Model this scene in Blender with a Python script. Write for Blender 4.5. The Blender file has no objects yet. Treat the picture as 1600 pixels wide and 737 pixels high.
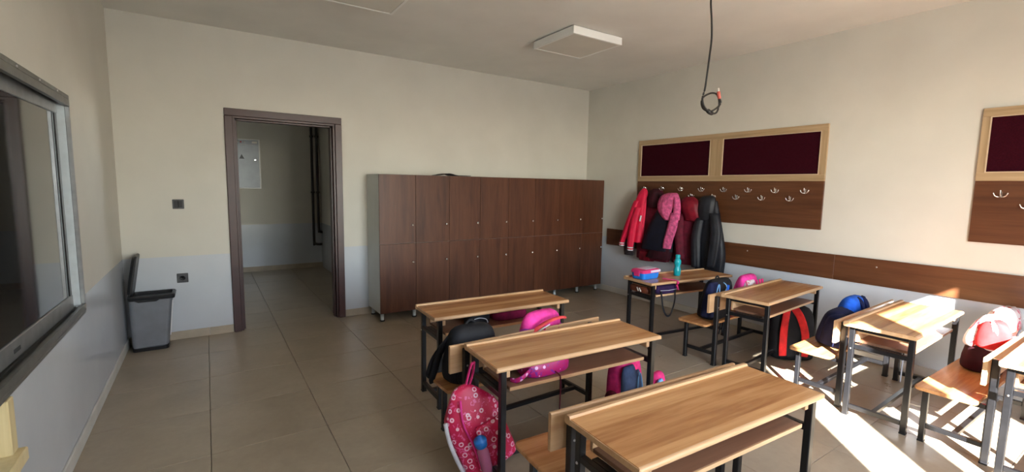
import bpy, math, random
from mathutils import Vector, Matrix, Euler
R = math.radians
random.seed(7)
sc = bpy.context.scene
COL = sc.collection

# ------------------------------------------------------------------ camera
cam_d = bpy.data.cameras.new('camera'); cam = bpy.data.objects.new('camera', cam_d); COL.objects.link(cam)
YAW, PITCH, ROLL, FPX = -0.585, -0.1064, 0.0159, 721.13
fw = Vector((-math.sin(YAW)*math.cos(PITCH), math.cos(YAW)*math.cos(PITCH), math.sin(PITCH)))
rt = Vector((math.cos(YAW), math.sin(YAW), 0)); up = rt.cross(fw)
Rv = math.cos(ROLL)*rt + math.sin(ROLL)*up; Uv = -math.sin(ROLL)*rt + math.cos(ROLL)*up
m = Matrix((Rv, Uv, -fw)).transposed().to_4x4(); m.translation = Vector((.6193, 0, 1.4258))
cam.matrix_world = m
cam_d.sensor_fit = 'HORIZONTAL'; cam_d.sensor_width = 36; cam_d.lens = FPX/1600*36
cam_d.clip_start = .02; cam_d.clip_end = 200
sc.camera = cam

# ------------------------------------------------------------------ sky, sun, exposure
SUN_EL = R(27); SUN_DIR = Vector((.673*math.cos(SUN_EL), .740*math.cos(SUN_EL), -math.sin(SUN_EL)))
w = bpy.data.worlds.new('sky'); sc.world = w; w.use_nodes = True
nt = w.node_tree; bg = nt.nodes['Background']
sky = nt.nodes.new('ShaderNodeTexSky'); sky.sky_type = 'NISHITA'; sky.sun_disc = False
sky.sun_elevation = SUN_EL; sky.sun_rotation = math.atan2(-.673, -.740); sky.air_density = 1.0; sky.dust_density = 0.0; sky.ozone_density = 1.0
hs = nt.nodes.new('ShaderNodeHueSaturation'); hs.inputs['Saturation'].default_value = .45
nt.links.new(sky.outputs[0], hs.inputs['Color']); nt.links.new(hs.outputs[0], bg.inputs[0]); bg.inputs[1].default_value = .8
sun_d = bpy.data.lights.new('sun', 'SUN'); sun = bpy.data.objects.new('sun', sun_d); COL.objects.link(sun)
sun_d.energy = 21; sun_d.angle = R(.6); sun_d.color = (1, .985, .955)
sun.rotation_euler = SUN_DIR.to_track_quat('-Z', 'Y').to_euler(); sun.location = (-6, -8, 8)
sc.view_settings.view_transform = 'Standard'; sc.view_settings.look = 'None'
sc.view_settings.exposure = 1.98; sc.view_settings.gamma = 1; sc.view_settings.use_curve_mapping = False

# ------------------------------------------------------------------ room sizes
W, D, H = 5.25, 5.0545, 2.8012
YW = -1.1                      # wall behind the camera, with the windows
WIN = [(1.475, 2.02), (2.13, 3.335)]; WZ = (.6, 2.3)

# ------------------------------------------------------------------ materials
def lin(c):
    return tuple(((v/255)/12.92 if v/255 <= .04045 else ((v/255+.055)/1.055)**2.4) for v in c)+(1,)
MATS = {}
def base(name, rough=.5, metal=0, spec=.5):
    mt = bpy.data.materials.new(name); mt.use_nodes = True
    b = mt.node_tree.nodes['Principled BSDF']
    b.inputs['Roughness'].default_value = rough; b.inputs['Metallic'].default_value = metal
    b.inputs['Specular IOR Level'].default_value = spec
    MATS[name] = mt
    return mt, mt.node_tree, b
def N(t, kind, **kw):
    n = t.nodes.new(kind)
    for k, v in kw.items(): setattr(n, k, v)
    return n
def coords(t, scale=(1, 1, 1), rot=(0, 0, 0), rnd=False):
    tc = N(t, 'ShaderNodeTexCoord'); mp = N(t, 'ShaderNodeMapping')
    mp.inputs['Scale'].default_value = scale; mp.inputs['Rotation'].default_value = rot
    if rnd:
        oi = N(t, 'ShaderNodeObjectInfo'); ml = N(t, 'ShaderNodeMath', operation='MULTIPLY'); ml.inputs[1].default_value = 37.0
        t.links.new(oi.outputs['Random'], ml.inputs[0])
        ad = N(t, 'ShaderNodeVectorMath', operation='ADD')
        t.links.new(tc.outputs['Object'], ad.inputs[0]); t.links.new(ml.outputs[0], ad.inputs[1]); t.links.new(ad.outputs[0], mp.inputs[0])
    else:
        t.links.new(tc.outputs['Object'], mp.inputs[0])
    return mp.outputs[0]
def ramp(t, fac, stops):
    r = N(t, 'ShaderNodeValToRGB'); e = r.color_ramp.elements
    e[0].position, e[0].color = stops[0][0], lin(stops[0][1]); e[1].position, e[1].color = stops[-1][0], lin(stops[-1][1])
    for p, c in stops[1:-1]:
        x = e.new(p); x.color = lin(c)
    t.links.new(fac, r.inputs[0]); return r.outputs[0]
def noise(t, vec, scale, detail=3, rough=.55, dist=0):
    n = N(t, 'ShaderNodeTexNoise'); n.inputs['Scale'].default_value = scale; n.inputs['Detail'].default_value = detail
    n.inputs['Roughness'].default_value = rough; n.inputs['Distortion'].default_value = dist
    t.links.new(vec, n.inputs['Vector']); return n.outputs[0]
def bump(t, b, h, strength, dist=.002):
    bp = N(t, 'ShaderNodeBump'); bp.inputs['Strength'].default_value = strength; bp.inputs['Distance'].default_value = dist
    t.links.new(h, bp.inputs['Height']); t.links.new(bp.outputs[0], b.inputs['Normal'])
def plain(name, c, rough=.5, metal=0, var=.08, scale=9, bmp=.0, bscale=60, spec=.5, rnd=False):
    mt, t, b = base(name, rough, metal, spec)
    v = coords(t, rnd=rnd); n = noise(t, v, scale)
    lo = tuple(max(0, x*(1-var)) for x in c); hi = tuple(min(255, x*(1+var)) for x in c)
    t.links.new(ramp(t, n, [(.3, lo), (.7, hi)]), b.inputs['Base Color'])
    if bmp: bump(t, b, noise(t, v, bscale), bmp)
    return mt
def cloth(name, c, var=.18, rough=.85, scale=14, bscale=25, bmp=.5, sheen=.0, spec=.3):
    mt = plain(name, c, rough, 0, var, scale, bmp, bscale, spec)
    b = mt.node_tree.nodes['Principled BSDF']; b.inputs['Sheen Weight'].default_value = sheen
    return mt
def wood(name, dark, mid, light, axis, strip=0, rough=.35, grain=16, rnd=True, contrast=1):
    mt, t, b = base(name, rough)
    s = [grain]*3; s[axis] = 1.0
    v = coords(t, s, rnd=rnd)
    n1 = noise(t, v, 1.0, 4, .6, .6)
    n2 = noise(t, v, 4.5, 3, .6)
    mx = N(t, 'ShaderNodeMath', operation='MULTIPLY_ADD'); mx.inputs[1].default_value = .35
    t.links.new(n2, mx.inputs[0]); t.links.new(n1, mx.inputs[2])
    fac = mx.outputs[0]
    if strip:
        tc = N(t, 'ShaderNodeTexCoord'); sx = N(t, 'ShaderNodeSeparateXYZ'); t.links.new(tc.outputs['Object'], sx.inputs[0])
        dv = N(t, 'ShaderNodeMath', operation='DIVIDE'); dv.inputs[1].default_value = strip; t.links.new(sx.outputs[1 if axis == 0 else 0], dv.inputs[0])
        fl = N(t, 'ShaderNodeMath', operation='FLOOR'); t.links.new(dv.outputs[0], fl.inputs[0])
        oi = N(t, 'ShaderNodeObjectInfo'); ad = N(t, 'ShaderNodeMath', operation='MULTIPLY_ADD'); ad.inputs[1].default_value = 91
        t.links.new(oi.outputs['Random'], ad.inputs[0]); t.links.new(fl.outputs[0], ad.inputs[2])
        wn = N(t, 'ShaderNodeTexWhiteNoise', noise_dimensions='1D'); t.links.new(ad.outputs[0], wn.inputs['W'])
        m2 = N(t, 'ShaderNodeMath', operation='MULTIPLY_ADD'); m2.inputs[1].default_value = .26
        t.links.new(wn.outputs['Value'], m2.inputs[0]); t.links.new(fac, m2.inputs[2]); fac = m2.outputs[0]
        sb = N(t, 'ShaderNodeMath', operation='SUBTRACT'); sb.inputs[1].default_value = .13; t.links.new(fac, sb.inputs[0]); fac = sb.outputs[0]
    t.links.new(ramp(t, fac, [(.38, dark), (.66, mid), (.98, light)]), b.inputs['Base Color'])
    bump(t, b, n2, .12, .001)
    return mt
def paint(name):
    """two-tone wall paint: cream above, pale blue-grey gloss below, parted at a straight line"""
    mt, t, b = base(name, .6)
    tc = N(t, 'ShaderNodeTexCoord'); sx = N(t, 'ShaderNodeSeparateXYZ'); t.links.new(tc.outputs['Object'], sx.inputs[0])
    gt = N(t, 'ShaderNodeMath', operation='GREATER_THAN'); gt.inputs[1].default_value = .759; t.links.new(sx.outputs[2], gt.inputs[0])
    n = noise(t, tc.outputs['Object'], 2.2, 5)
    up_ = ramp(t, n, [(.3, (204, 200, 189)), (.7, (211, 207, 196))]); lo_ = ramp(t, n, [(.3, (197, 201, 207)), (.7, (206, 210, 215))])
    mx = N(t, 'ShaderNodeMix', data_type='RGBA'); t.links.new(gt.outputs[0], mx.inputs[0])
    t.links.new(lo_, mx.inputs[6]); t.links.new(up_, mx.inputs[7]); t.links.new(mx.outputs[2], b.inputs['Base Color'])
    ml = N(t, 'ShaderNodeMath', operation='MULTIPLY_ADD'); ml.inputs[1].default_value = .38; ml.inputs[2].default_value = .2
    t.links.new(gt.outputs[0], ml.inputs[0]); t.links.new(ml.outputs[0], b.inputs['Roughness'])
    bump(t, b, noise(t, tc.outputs['Object'], 45, 2), .08, .001)
    return mt
paint('wall_paint')
plain('ceiling_paint', (226, 224, 218), .8, 0, .02, 2)
plain('reveal_white', (225, 225, 222), .5, 0, .02, 3)
plain('grout', (140, 129, 114), .8, 0, .05)
def tile_mat():
    mt, t, b = base('floor_tile', .3, 0, .5)
    v = coords(t, rnd=True); n = noise(t, v, 3.0, 6, .6, .5); n2 = noise(t, v, 30, 3)
    mx = N(t, 'ShaderNodeMath', operation='MULTIPLY_ADD'); mx.inputs[1].default_value = .3; t.links.new(n2, mx.inputs[0]); t.links.new(n, mx.inputs[2])
    t.links.new(ramp(t, mx.outputs[0], [(.4, (152, 138, 118)), (.9, (172, 158, 138))]), b.inputs['Base Color'])
    rr = N(t, 'ShaderNodeMath', operation='MULTIPLY_ADD'); rr.inputs[1].default_value = .12; rr.inputs[2].default_value = .24
    t.links.new(n, rr.inputs[0]); t.links.new(rr.outputs[0], b.inputs['Roughness'])
tile_mat()
plain('plinth_tile', (178, 164, 144), .35, 0, .06, 5)
plain('plinth_pale', (205, 203, 196), .45, 0, .04, 5)
plain('door_brown', (64, 37, 34), .38, 0, .08, 6)
plain('steel', (200, 200, 200), .3, 1, .04)
plain('chrome', (225, 225, 225), .12, 1, .02)
plain('black_metal', (20, 20, 22), .32, 0, .15, 30)
plain('black_plastic', (24, 24, 27), .4, 0, .1)
plain('dark_grey_plastic', (72, 72, 74), .4, 0, .06)
plain('bin_grey', (118, 120, 126), .42, 0, .04)
plain('white_plastic', (225, 225, 225), .4, 0, .02)
plain('aluminium', (165, 168, 170), .38, .75, .05, 20)
plain('aluminium_pale', (196, 204, 208), .45, .3, .03, 20)
plain('rail_dark', (128, 129, 126), .4, .7, .06, 20)
mt, t, b = base('screen_glass', .05, 0, .6); b.inputs['Base Color'].default_value = lin((16, 17, 20)); b.inputs['Coat Weight'].default_value = .5; b.inputs['Coat Roughness'].default_value = .03
plain('bezel_black', (14, 14, 15), .3, 0, .05)
wood('desk_wood', (142, 90, 52), (183, 130, 83), (208, 158, 107), 0, strip=.062, rough=.22, grain=14)
wood('desk_edge', (172, 131, 92), (196, 157, 117), (213, 177, 138), 0, rough=.35, grain=10)
wood('shelf_wood', (104, 72, 54), (128, 92, 70), (146, 108, 84), 0, rough=.4, grain=14)
wood('walnut_v', (60, 33, 20), (84, 48, 30), (104, 64, 42), 2, rough=.42, grain=11)
wood('walnut_y', (66, 37, 20), (88, 52, 30), (106, 68, 43), 1, rough=.36, grain=16)
wood('oak_y', (140, 115, 83), (166, 140, 105), (186, 160, 126), 1, rough=.5, grain=22)
wood('oak_z', (140, 115, 83), (166, 140, 105), (186, 160, 126), 2, rough=.5, grain=22)
wood('pine', (196, 176, 128), (212, 194, 148), (224, 208, 166), 2, rough=.5, grain=14)
plain('laminate_grey', (198, 202, 198), .4, 0, .02, 3)
plain('edge_gold', (150, 104, 66), .35, 0, .05)
cloth('felt', (46, 5, 17), .12, .95, 120, 200, .4, .0, spec=.1)
plain('diffuser', (214, 210, 200), .5, 0, .02, 3)
plain('light_white', (238, 238, 234), .5, 0, .01, 3)
plain('panel_box', (150, 156, 162), .4, .2, .04, 6)
plain('panel_rim', (215, 215, 212), .4, .2, .02, 6)
plain('pipe_dark', (46, 38, 36), .45, 0, .08)
plain('sticker_red', (190, 60, 60), .5); plain('sticker_white', (220, 215, 205), .5); plain('sticker_dark', (60, 62, 64), .5)
plain('cable_black', (30, 28, 27), .55, 0, .1); plain('copper_red', (190, 90, 80), .5); plain('tape_white', (225, 220, 210), .6)
plain('outdoor_ground', (188, 184, 174), .9, 0, .1, .5)
# cloths
cloth('pink_hot', (232, 62, 150)); cloth('pink_mid', (214, 52, 122)); cloth('magenta_dark', (120, 18, 60)); cloth('purple', (150, 62, 168))
cloth('coral', (206, 70, 72)); cloth('black_cloth', (22, 23, 28), .25, .7); cloth('navy', (22, 28, 62)); cloth('blue', (32, 92, 200)); cloth('denim', (66, 82, 116))
cloth('jacket_red', (214, 30, 68), .06, .55, bmp=.35); cloth('maroon', (84, 14, 34), .25, .75); cloth('maroon_deep', (52, 10, 22), .25, .8); cloth('navy_dark', (16, 17, 32), .25, .75)
cloth('pink_dusty', (196, 86, 130), .2, .85, 30, 90, .6); cloth('burgundy', (112, 14, 32), .2, .5); cloth('coat_black', (28, 29, 35), .25, .5, bmp=.45)
cloth('charcoal', (52, 44, 46), .25, .9, 60, 120, .8); cloth('white_cloth', (226, 222, 226), .05); cloth('red_cloth', (206, 42, 44), .15); cloth('brown_case', (104, 52, 34), .15, .5)
cloth('light_blue', (120, 170, 220), .1); cloth('pale_trim', (196, 196, 204), .1)
cloth('violet_dark', (40, 20, 60), .2)
plain('blue_plastic', (28, 120, 214), .25, 0, .05); plain('lid_pink', (206, 48, 110), .3, 0, .05); plain('lid_white', (214, 208, 226), .3, 0, .03)
mt, t, b = base('teal_plastic', .18); b.inputs['Base Color'].default_value = lin((20, 176, 190)); b.inputs['Transmission Weight'].default_value = .25
mt, t, b = base('clear_pink', .15); b.inputs['Base Color'].default_value = lin((206, 120, 160)); b.inputs['Transmission Weight'].default_value = .4
def printed(name, ground, ink, ink2, scale):
    """cloth with a print of rings and blots"""
    mt, t, b = base(name, .45)
    v = coords(t)
    vo = N(t, 'ShaderNodeTexVoronoi'); vo.inputs['Scale'].default_value = scale; vo.inputs['Randomness'].default_value = .75; t.links.new(v, vo.inputs['Vector'])
    lo = N(t, 'ShaderNodeMath', operation='GREATER_THAN'); lo.inputs[1].default_value = .2; hi = N(t, 'ShaderNodeMath', operation='LESS_THAN'); hi.inputs[1].default_value = .34
    t.links.new(vo.outputs['Distance'], lo.inputs[0]); t.links.new(vo.outputs['Distance'], hi.inputs[0])
    rg = N(t, 'ShaderNodeMath', operation='MULTIPLY'); t.links.new(lo.outputs[0], rg.inputs[0]); t.links.new(hi.outputs[0], rg.inputs[1])
    pk = N(t, 'ShaderNodeSeparateColor'); t.links.new(vo.outputs['Color'], pk.inputs[0])
    sel = N(t, 'ShaderNodeMath', operation='GREATER_THAN'); sel.inputs[1].default_value = .22; t.links.new(pk.outputs[0], sel.inputs[0])
    r2 = N(t, 'ShaderNodeMath', operation='MULTIPLY'); t.links.new(rg.outputs[0], r2.inputs[0]); t.links.new(sel.outputs[0], r2.inputs[1])
    n = noise(t, v, scale*1.3, 2, .5, 1.5); bl = N(t, 'ShaderNodeMath', operation='GREATER_THAN'); bl.inputs[1].default_value = .6; t.links.new(n, bl.inputs[0])
    m1 = N(t, 'ShaderNodeMix', data_type='RGBA'); t.links.new(bl.outputs[0], m1.inputs[0]); m1.inputs[6].default_value = lin(ground); m1.inputs[7].default_value = lin(ink2)
    m2 = N(t, 'ShaderNodeMix', data_type='RGBA'); t.links.new(r2.outputs[0], m2.inputs[0]); t.links.new(m1.outputs[2], m2.inputs[6]); m2.inputs[7].default_value = lin(ink)
    t.links.new(m2.outputs[2], b.inputs['Base Color']); bump(t, b, noise(t, v, 14, 3), .4, .004)
printed('print_pink', (198, 18, 74), (236, 190, 208), (222, 92, 146), 27)
printed('print_magenta', (176, 20, 100), (236, 180, 220), (120, 40, 140), 30)
printed('print_white', (222, 214, 220), (222, 110, 140), (200, 60, 70), 9)

# ------------------------------------------------------------------ mesh builder
class MB:
    def __init__(s): s.v, s.f, s.sm = [], [], []
    def add(s, vs, fs, M=None, smooth=False):
        o = len(s.v)
        s.v += [tuple((M @ Vector(p)) if M else p) for p in vs]
        s.f += [tuple(i+o for i in f) for f in fs]; s.sm += [smooth]*len(fs)
        return s
    def box(s, a, b, bev=0, M=None):
        (x0, y0, z0), (x1, y1, z1) = [tuple(min(p, q) for p, q in zip(a, b)), tuple(max(p, q) for p, q in zip(a, b))]
        if not bev:
            return s.add([(x0,y0,z0),(x1,y0,z0),(x1,y1,z0),(x0,y1,z0),(x0,y0,z1),(x1,y0,z1),(x1,y1,z1),(x0,y1,z1)],
                         [(0,3,2,1),(4,5,6,7),(0,1,5,4),(1,2,6,5),(2,3,7,6),(3,0,4,7)], M)
        e = min(bev, (x1-x0)*.49, (y1-y0)*.49, (z1-z0)*.49)
        X, Y, Z = (x0, x1), (y0, y1), (z0, z1); sg = (1, -1); vs, idx = [], {}
        for i in (0, 1):
            for j in (0, 1):
                for k in (0, 1):
                    for ax in range(3):
                        p = [X[i]+sg[i]*e, Y[j]+sg[j]*e, Z[k]+sg[k]*e]; p[ax] = (X, Y, Z)[ax][(i, j, k)[ax]]
                        idx[(i, j, k, ax)] = len(vs); vs.append(tuple(p))
        fs = []
        for ax in range(3):
            o = [a_ for a_ in range(3) if a_ != ax]
            for sd in (0, 1):
                q = []
                for (p_, q_) in ((0,0),(1,0),(1,1),(0,1)):
                    c = [0,0,0]; c[ax] = sd; c[o[0]] = p_; c[o[1]] = q_; q.append(idx[(*c, ax)])
                fs.append(tuple(q))
        for ax in range(3):
            o = [a_ for a_ in range(3) if a_ != ax]
            for p_ in (0, 1):
                for q_ in (0, 1):
                    c0 = [0,0,0]; c0[o[0]] = p_; c0[o[1]] = q_; c1 = list(c0); c1[ax] = 1
                    fs.append((idx[(*c0, o[0])], idx[(*c1, o[0])], idx[(*c1, o[1])], idx[(*c0, o[1])]))
        for i in (0, 1):
            for j in (0, 1):
                for k in (0, 1): fs.append(tuple(idx[(i, j, k, a_)] for a_ in range(3)))
        return s.add(vs, fs, M)
    def prism(s, poly, x0, x1, M=None):           # poly in (y,z), extruded along x
        n = len(poly)
        vs = [(x0, y, z) for y, z in poly]+[(x1, y, z) for y, z in poly]
        fs = [(i, (i+1) % n, (i+1) % n+n, i+n) for i in range(n)]+[tuple(range(n))[::-1], tuple(range(n, 2*n))]
        return s.add(vs, fs, M)
    def loft(s, rings, cap=True, M=None, smooth=True):
        n = len(rings[0]); vs = [p for r in rings for p in r]; fs = []
        for k in range(len(rings)-1):
            for i in range(n): fs.append((k*n+i, k*n+(i+1) % n, (k+1)*n+(i+1) % n, (k+1)*n+i))
        if cap: fs += [tuple(range(n))[::-1], tuple(range((len(rings)-1)*n, len(rings)*n))]
        return s.add(vs, fs, M, smooth)
    def lathe(s, prof, n=20, c=(0, 0, 0), M=None):
        return s.loft([[(c[0]+r*math.cos(2*math.pi*i/n), c[1]+r*math.sin(2*math.pi*i/n), c[2]+z) for i in range(n)] for r, z in prof], True, M)
    def tube(s, pts, rad, n=8, flat=None, M=None, flatdir=None):
        """swept tube; flat=(wide, thin) gives a strap"""
        P = [Vector(p) for p in pts]; rings = []
        ref = Vector(flatdir) if flatdir else None
        for i, p in enumerate(P):
            t = (P[min(i+1, len(P)-1)]-P[max(i-1, 0)]).normalized()
            a = ref if ref else (Vector((0, 0, 1)) if abs(t.z) < .9 else Vector((1, 0, 0)))
            sd = t.cross(a)
            if sd.length < 1e-4: sd = t.cross(Vector((0, 1, .1)))
            sd.normalize(); nn = sd.cross(t).normalized()
            ra, rb = flat if flat else ((rad(i) if callable(rad) else rad),)*2
            rings.append([tuple(p+nn*math.cos(2*math.pi*k/n)*ra+sd*math.sin(2*math.pi*k/n)*rb) for k in range(n)])
        return s.loft(rings, True, M)
    def mesh(s, name, mat):
        me = bpy.data.meshes.new(name); me.from_pydata(s.v, [], s.f); me.update()
        import bmesh
        bm = bmesh.new(); bm.from_mesh(me)
        bmesh.ops.recalc_face_normals(bm, faces=bm.faces); bm.to_mesh(me); bm.free()
        me.polygons.foreach_set('use_smooth', s.sm)
        me.materials.append(MATS[mat]); return me
    def build(s, name, mat, parent=None, loc=None, rot=None):
        o = bpy.data.objects.new(name, s.mesh(name, mat)); COL.objects.link(o)
        if parent: o.parent = parent
        if loc: o.location = loc
        if rot: o.rotation_euler = rot
        return o
def tag(o, label=None, cat=None, group=None, kind=None):
    for k, v in (('label', label), ('category', cat), ('group', group), ('kind', kind)):
        if v: o[k] = v
    return o
def root(name, loc, label, cat, group=None, rz=0):
    o = bpy.data.objects.new(name, None); COL.objects.link(o); o.location = loc; o.rotation_euler = (0, 0, rz); o.empty_display_size = .1
    return tag(o, label, cat, group)
def copy_tree(o, parent=None):
    c = o.copy(); COL.objects.link(c); c.parent = parent
    for ch in o.children: copy_tree(ch, c)
    return c
def box(name, a, b, mat, parent=None, bev=0):
    """box whose origin sits at its centre"""
    c = [(p+q)/2 for p, q in zip(a, b)]
    return MB().box([p-q for p, q in zip(a, c)], [p-q for p, q in zip(b, c)], bev).build(name, mat, parent, c)
def smooth_path(pts, k=6):
    P = [Vector(p) for p in pts]; out = []
    for i in range(len(P)-1):
        p0, p1, p2, p3 = P[max(i-1, 0)], P[i], P[i+1], P[min(i+2, len(P)-1)]
        for j in range(k):
            u = j/k
            out.append(.5*((2*p1)+(p2-p0)*u+(2*p0-5*p1+4*p2-p3)*u*u+(3*p1-p0-3*p2+p3)*u**3))
    return out+[P[-1]]

# ================================================================== SETTING
TH = .2
CY = 8.40                       # corridor far wall
st = lambda o: tag(o, kind='structure')
# door hole
DX0, DX1, DZ = .7862, 1.8194, 2.10
HX0, HX1, HZ = DX0+.05, DX1-.05, DZ-.05
b_ = MB().box((-TH, D, 0), (HX0, D+TH, H)).box((HX1, D, 0), (W+TH, D+TH, H)).box((HX0, D, HZ), (HX1, D+TH, H))
wall_back = st(b_.build('wall_back', 'wall_paint'))
wall_left = st(MB().box((-TH, YW-TH, 0), (0, D, H)).build('wall_left', 'wall_paint'))
wall_right = st(MB().box((W, YW-TH, 0), (W+TH, D, H)).build('wall_right', 'wall_paint'))
b_ = MB().box((0, YW-TH, 0), (W, YW, WZ[0])).box((0, YW-TH, WZ[1]), (W, YW, H))
xs = [0]+[v for p in WIN for v in p]+[W]
for i in range(0, len(xs), 2): b_.box((xs[i], YW-TH, WZ[0]), (xs[i+1], YW, WZ[1]))
wall_front = st(b_.build('wall_front', 'wall_paint'))
ceiling = st(MB().box((-TH, YW-TH, H), (W+TH, D+TH, H+.15)).build('ceiling', 'ceiling_paint'))
floor = st(MB().box((-TH, YW-TH, -.15), (W+TH, CY+TH, -.012)).build('floor', 'grout'))
# floor tiles, one mesh per size, laid with narrow joints
TP = .58; tile_cache = {}
def lay(xa, xb, ya, yb, parent, x_first, y_first):
    def cuts(a, b, s):
        k = math.floor((a-s)/TP)*TP+s; o = []
        while k < b-1e-6:
            o.append((max(k, a), min(k+TP, b))); k += TP
        return [(p, q) for p, q in o if q-p > .01]
    for (x0, x1) in cuts(xa, xb, x_first):
        for (y0, y1) in cuts(ya, yb, y_first):
            key = (round(x1-x0, 3), round(y1-y0, 3)); g = .0013
            if key not in tile_cache:
                tile_cache[key] = MB().box((-key[0]/2+g, -key[1]/2+g, -.012), (key[0]/2-g, key[1]/2-g, 0), .0015).mesh('tile', 'floor_tile')
            o = bpy.data.objects.new('tile', tile_cache[key]); COL.objects.link(o); o.parent = parent
            o.location = ((x0+x1)/2, (y0+y1)/2, random.uniform(-.0004, .0004))
lay(0, W, YW, D, floor, 0, 1.03)
lay(HX0, HX1, D, D+TH, floor, 0, 1.03)
lay(-.4, 2.25, D+TH, CY, floor, 0, 1.03)
# windows behind the camera
for i, (x0, x1) in enumerate(WIN):
    o = st(bpy.data.objects.new('window_%d' % (i+1), None)); COL.objects.link(o); o.location = ((x0+x1)/2, YW-.1, WZ[0]); hw, hh = (x1-x0)/2, WZ[1]-WZ[0]
    fr = .035
    for nm, a, b in (('window_frame', (-hw, -.03, 0), (-hw+fr, .03, hh)), ('window_frame', (hw-fr, -.03, 0), (hw, .03, hh)), ('window_frame', (-hw+fr, -.03, 0), (hw-fr, .03, fr)), ('window_frame', (-hw+fr, -.03, hh-fr), (hw-fr, .03, hh))):
        box(nm, a, b, 'reveal_white', o, .004)
    pd = bpy.data.lights.new('portal', 'AREA'); pd.shape = 'RECTANGLE'; pd.size = x1-x0; pd.size_y = hh; pd.cycles.is_portal = True
    po = bpy.data.objects.new('daylight_portal', pd); COL.objects.link(po); po.location = ((x0+x1)/2, YW-TH-.01, (WZ[0]+WZ[1])/2); po.rotation_euler = (R(90), 0, 0)
st(MB().box((-25, -40, -.9), (30, YW-TH-.02, -.8)).build('ground', 'outdoor_ground'))  # unseen ground, added to bounce sunlight in and up to the ceiling
# corridor
st(MB().box((-.6, CY, 0), (2.45, CY+TH, H)).build('wall_corridor_far', 'wall_paint'))
st(MB().box((2.25, D+TH, 0), (2.45, 5.9, H)).box((2.25, 6.5, 0), (2.45, CY, H)).box((2.25, 5.9, 0), (2.45, 6.5, 1.5)).box((2.25, 5.9, 2.3), (2.45, 6.5, H)).build('wall_corridor_right', 'wall_paint'))  # opening in this wall is added out of view, to let sky light in
fill_window = st(bpy.data.objects.new('window_%d' % (len(WIN)+1), None)); COL.objects.link(fill_window); fill_window.location = (2.36, 6.2, 1.5)  # invented window, out of view, added to brighten the corridor
for a, b in (((-.03, -.3, 0), (.03, -.26, .8)), ((-.03, .26, 0), (.03, .3, .8)), ((-.03, -.26, 0), (.03, .26, .04)), ((-.03, -.26, .76), (.03, .26, .8)), ((-.03, -.02, .04), (.03, .02, .76))): box('window_frame', a, b, 'reveal_white', fill_window, .004)
pd = bpy.data.lights.new('portal', 'AREA'); pd.shape = 'RECTANGLE'; pd.size = .6; pd.size_y = .8; pd.cycles.is_portal = True
po = bpy.data.objects.new('daylight_portal', pd); COL.objects.link(po); po.location = (2.46, 6.2, 1.9); po.rotation_euler = (R(90), 0, R(90))
st(MB().box((-.6, D, 0), (-.4, CY, H)).box((-.4, D, 0), (-TH, D+TH, H)).build('wall_corridor_left', 'wall_paint'))
st(MB().box((-.6, D+TH, H), (2.45, CY+TH, H+.15)).box((-.6, D, H), (-TH, D+TH, H+.15)).build('ceiling_corridor', 'ceiling_paint'))
st(box('baseboard_corridor', (-.4, CY-.012, 0), (2.25, CY, .08), 'plinth_tile', None, .002))
# baseboards: tile plinths laid piece by piece on the back wall
def plinth(name, y, x0, x1):
    p = st(bpy.data.objects.new(name, None)); COL.objects.link(p); p.location = ((x0+x1)/2, y, 0)
    k = x0
    while k < x1-.01:
        e = min(k+TP, x1); box('plinth_tile', (k-(x0+x1)/2+.001, -.01, 0), (e-(x0+x1)/2-.001, 0, .075), 'plinth_tile', p, .002); k = e
plinth('baseboard_back', D, .012, DX0); plinth('baseboard_back', D, DX1, W-.012)
st(box('baseboard_left', (0, YW, 0), (.012, D, .075), 'plinth_pale', None, .003))
st(box('baseboard_right', (W-.012, YW, 0), (W, D, .075), 'plinth_pale', None, .003))
# door frame
dr = st(bpy.data.objects.new('door_1', None)); COL.objects.link(dr); dr.location = ((DX0+DX1)/2, D, 0); hw = (DX1-DX0)/2
for sgn in (-1, 1):
    a = sgn*hw; i_ = sgn*(hw-.066)
    box('architrave', (a, -.022, 0), (i_, 0, DZ-.0665), 'door_brown', dr, .004)
    box('jamb', (sgn*(hw-.05), 0, 0), (sgn*(hw-.085), TH+.01, DZ-.0855), 'door_brown', dr, .002)
    box('door_stop', (sgn*(hw-.085), .05, 0), (sgn*(hw-.1), .12, DZ-.101), 'door_brown', dr, .002)
box('architrave', (-hw, -.022, DZ-.066), (hw, 0, DZ), 'door_brown', dr, .004)
box('head_jamb', (-hw+.05, 0, DZ-.085), (hw-.05, TH+.01, DZ-.05), 'door_brown', dr, .002)
box('door_stop', (-hw+.1, .05, DZ-.1), (hw-.1, .12, DZ-.085), 'door_brown', dr, .002)
for z in (.27, 1.42, 1.82):
    h_ = MB().box((-hw+.085, .135, z-.05), (-hw+.089, .19, z+.05), .001); h_.tube([(-hw+.092, .185, z-.05), (-hw+.092, .185, z+.05)], .008, 8); h_.build('hinge', 'steel', dr)
# wooden guard strip along the right wall
tr = st(bpy.data.objects.new('trim_1', None)); COL.objects.link(tr); tr.location = (W, 4.5817, .655)
box('board', (-.02, -5.55, 0), (0, -2.79, .22), 'walnut_y', tr, .002); box('board', (-.02, -2.788, 0), (0, 0, .22), 'walnut_y', tr, .002)
for y_ in (-1.0, -2.0, -3.1, -4.2, -5.2): MB().lathe([(0, 0), (.007, 0), (.005, .003), (0, .003)], 10, M=Matrix.Translation((-.02, y_, .155)) @ Matrix.Rotation(R(-90), 4, 'Y')).build('screw', 'steel', tr)

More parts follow.
